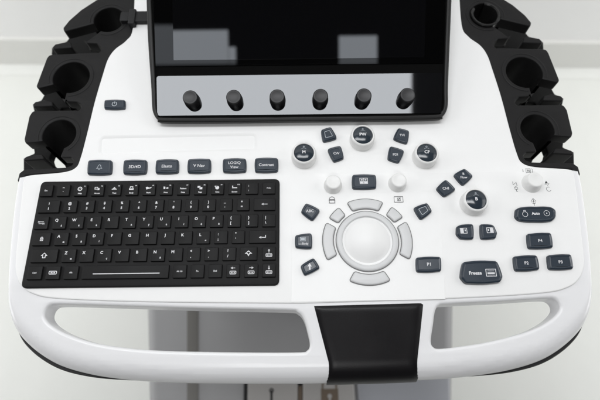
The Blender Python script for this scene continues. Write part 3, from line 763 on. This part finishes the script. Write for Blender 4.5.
# --- column and cart base far below the deck
bm = bmesh.new()
box(bm, XC-0.16, XC+0.16, 0.0, 0.24, 0.42, Z0-0.03, 0, 0.012)
finish('column', bm, M_COLMN, root)
def G(px, py, z=0.424):
    r = ray(px, py); t = (z-CAM.z)/r.z; p = CAM+r*t; return (p.x, p.y)
def ext(a, b, y): return (a[0]+(b[0]-a[0])*(y-a[1])/(b[1]-a[1]), y)
e1, e2, e3, e4 = G(147, 313, 0.41), G(148.5, 398, 0.41), G(453.5, 311, 0.41), G(452.5, 396, 0.41)
bm = bmesh.new()
plate(bm, roundpoly([ext(e1, e2, -0.40), ext(e3, e4, -0.40), ext(e3, e4, 0.30), ext(e1, e2, 0.30)], 0.05, 8), rprof(0.10, 0.42, 0.02, 5), bottom=True)
base = finish('cart_base', bm, M_BASE, root)
def gpoly(name, pts, zb, zt, m, par, r=0.002, rad=0.003):
    bm = bmesh.new(); plate(bm, roundpoly(ccw([G(*p, zt) for p in pts]), rad, 4), rprof(zb, zt, r, 3), bottom=True); return finish(name, bm, m, par)
gpoly('base_seam', [(187, 300), (187, 420), (198, 420), (198, 300)], 0.41, 0.4225, M_SEAM, base, 0.0005)
ped = gpoly('brake_pedal', [(248, 370), (247, 430), (297.5, 430), (297.5, 370)], 0.41, 0.430, M_BASE2, root)
ped2 = gpoly('brake_pedal', [(303, 370), (303, 430), (357, 430), (353, 370)], 0.41, 0.430, M_BASE2, root)
gpoly('base_seam', [(244, 370), (243, 430), (246.6, 430), (247.6, 370)], 0.41, 0.4235, M_TRAY, base, 0.0005, 0.0005)
gpoly('pedal_stem', [(298, 386), (298, 430), (302.4, 430), (302.4, 386)], 0.41, 0.428, M_BROWN, base, 0.0005, 0.0005)
gpoly('base_seam', [(297.9, 370), (297.9, 385.6), (302.6, 385.6), (302.6, 370)], 0.41, 0.429, M_TRAY, base, 0.0005, 0.0005)
gpoly('foot_plate', [(356, 370), (360.5, 430), (451, 430), (450, 370)], 0.41, 0.427, M_BASE3, base, 0.004, 0.012)
def lock(px, py, k, m, open_=False, par=None):
    c = G(px, py, 0.430); L = Matrix.Translation((c[0], c[1], 0.430)) @ Matrix.Scale(0.001*k, 4); bm = bmesh.new()
    blob(bm, L, rect(0, -14, 30, 30), 0, 0.4); stroke(bm, L, [(-12, 0)]+[(p[0], p[1]) for p in circ(0, 6, 12, 14, 180, 0)]+[(12, 0)], 3.0, False, 0, 0.6)
    blob(bm, L, circ(0, -11, 4, 12), 1, 0.9); blob(bm, L, rect(0, -17, 3.6, 12), 1, 1.0)
    finish('lock_symbol', bm, [m, M_BASE2], par)
lock(329.5, 389.5, 0.98, M_BROWN, par=ped2)
c = G(271.5, 395, 0.430); bm = bmesh.new(); L = Matrix.Translation((c[0], c[1], 0.430)) @ Matrix.Scale(0.001, 4)
blob(bm, L, rect(0, -4, 4, 22), 0, 0.4); stroke(bm, L, circ(0, 7, 3, 10), 2, True, 0, 0.6)
finish('lock_symbol', bm, [M_TRAY], ped)

# ------------------------------------------------------------------ room surfaces
M_FLOOR = mat('cream_vinyl_floor', (0.80, 0.81, 0.775), 0.35, 0.35, var=0.02, rvar=0.08)
M_WALL = mat('off_white_wall_paint', (0.90, 0.90, 0.89), 0.8, 0.2, var=0.015)
M_SKIRT = mat('grey_green_skirting_vinyl', (0.76, 0.76, 0.73), 0.5, 0.3, var=0.02)
fa, fb = P(60, 68, -Z0), P(590, 71.5, -Z0)
dirw = (fb-fa).normalized(); nrm = Vector((dirw.y, -dirw.x, 0))
if nrm.y > 0: nrm = -nrm
mid = (fa+fb)/2
angw = math.atan2(dirw.y, dirw.x)
bm = bmesh.new(); vs = [bm.verts.new(p) for p in ((-6, -4, 0), (6, -4, 0), (6, 3, 0), (-6, 3, 0))]; bm.faces.new(vs)
fl = finish('floor', bm, M_FLOOR); fl['kind'] = 'structure'
def wallpt(px, py):
    r = ray(px, py); t = (mid-CAM).dot(nrm)/r.dot(nrm); return CAM+r*t
zs = 0.5*(wallpt(30, 40).z + wallpt(580, 43.5).z); zc_ = 0.5*(wallpt(30, 64.5).z+wallpt(580, 68).z)
wl = bpy.data.objects.new('wall', None); COL.objects.link(wl); wl.location = (mid.x, mid.y, 0); wl.rotation_euler = (0, 0, angw)
wl['label'] = 'plain off-white wall behind the console, with a grey-green skirting along the floor'; wl['category'] = 'wall'
bm = bmesh.new(); box(bm, -5, 5, 0.012, 0.2, -0.02, 2.35); finish('wall_surface', bm, M_WALL, wl)
bm = bmesh.new(); box(bm, -5, 5, 0.0, 0.02, -0.01, zs); finish('skirting', bm, M_SKIRT, wl)
bm = bmesh.new()
sec = [(0.0, zc_), (-0.004, zc_*0.8), (-0.014, zc_*0.3), (-0.03, 0.001), (0.005, 0.001)]
for a in (-5, 5): pass
A_ = [bm.verts.new((-5, y, z)) for y, z in sec]; B_ = [bm.verts.new((5, y, z)) for y, z in sec]
for i in range(len(sec)-1): bm.faces.new((A_[i], B_[i], B_[i+1], A_[i+1]))
finish('coving', bm, M_FLOOR, wl)
print('INFO wall y', mid.y, 'skirt', zs, 'cove', zc_, 'XC', XC, 'kb', kx1-kx0, ky1-ky0)

# ------------------------------------------------------------------ light
W = bpy.data.worlds.new('World'); SC.world = W; W.use_nodes = True
bg = W.node_tree.nodes['Background']; bg.inputs['Color'].default_value = (0.95, 0.97, 1.0, 1); bg.inputs['Strength'].default_value = 0.045
def lamp(name, loc, size, power, target=None, color=(1, 1, 1), rot=None):
    d = bpy.data.lights.new(name, 'AREA'); d.shape = 'RECTANGLE'; d.size, d.size_y = size; d.energy = power; d.color = color
    o = bpy.data.objects.new(name, d); COL.objects.link(o); o.location = loc
    if target is not None: o.rotation_euler = (Vector(target)-Vector(loc)).to_track_quat('-Z', 'Y').to_euler()
    elif rot: o.rotation_euler = rot
    return o
def refl(px, py, H):                          # where a ceiling at height H is mirrored in the touch panel
    r = ray(px, py); o = T0p+tn*0.0016; t = (o-CAM).dot(tn)/r.dot(tn); q = CAM+r*t
    d = r-2*r.dot(tn)*tn; s = (H-q.z)/d.z; return q+d*s
def ceil(name, p0, p1, H, L, ext=(0, 0, 0, 0), color=(1, 1, 1)):
    a, b = refl(*p0, H), refl(*p1, H)
    x0, x1 = sorted((a.x, b.x)); y0, y1 = sorted((a.y, b.y)); x0 -= ext[0]; x1 += ext[1]; y0 -= ext[2]; y1 += ext[3]
    sx, sy = x1-x0, y1-y0
    print('INFO lamp', name, x0, x1, y0, y1)
    return lamp(name, ((x0+x1)/2, (y0+y1)/2, H), (sx, sy), L*sx*sy*math.pi, color=color)
ceil('ceiling_lamp_main', (140, 69), (411, 135), 2.6, 10.0, (0.25, 0, 0.0, 0.0), (0.98, 0.99, 1.0))
ceil('ceiling_lamp_back', (140, 31), (228.6, 64), 2.6, 5.0, (0.0, 0, 0, 0), (0.86, 0.92, 1.0))
ceil('ceiling_lamp_step', (228.6, 47), (236, 64), 2.6, 5.0, (0, 0, 0, 0), (0.86, 0.92, 1.0))
ceil('ceiling_lamp_small', (339, 36), (377, 64), 2.6, 5.0, (0, 0, 0, 0), (0.86, 0.92, 1.0))
lamp('fill_softbox_front', (-0.1, -1.25, 2.55), (0.65, 0.36), 7, (0, 0, 0.8))  # added fill from the user's side, also puts a crescent glint on dial caps
lamp('fill_softbox_left', (-1.9, 0.2, 2.0), (1.2, 1.2), 10, (0, 0, 0.7))  # added side fill for overall brightness, not a fitting of the room
for sx in (-1, 1): lamp('low_side_fill', (sx*1.9, 0.1, 0.66), (1.4, 0.4), 9.5, (sx*0.35, 0.35, 0.0))  # added fill below deck height to brighten floor and wall, no real fitting
lamp('fill_softbox_right', (1.9, 0.1, 2.0), (1.2, 1.2), 10, (0, 0, 0.7))  # added side fill, counterpart of the left one

# ------------------------------------------------------------------ camera
cd = bpy.data.cameras.new('Camera'); co = bpy.data.objects.new('Camera', cd); COL.objects.link(co)
co.matrix_world = Matrix.Translation(CAM) @ RM.to_4x4()
cd.sensor_width = 36; cd.lens = 36*F/600; cd.clip_start = 0.02; cd.clip_end = 60
cd.dof.use_dof = True; cd.dof.focus_distance = 0.455; cd.dof.aperture_fstop = 5.0
SC.camera = co
SC.view_settings.view_transform = 'Standard'; SC.view_settings.look = 'None'; SC.view_settings.exposure = 0.16
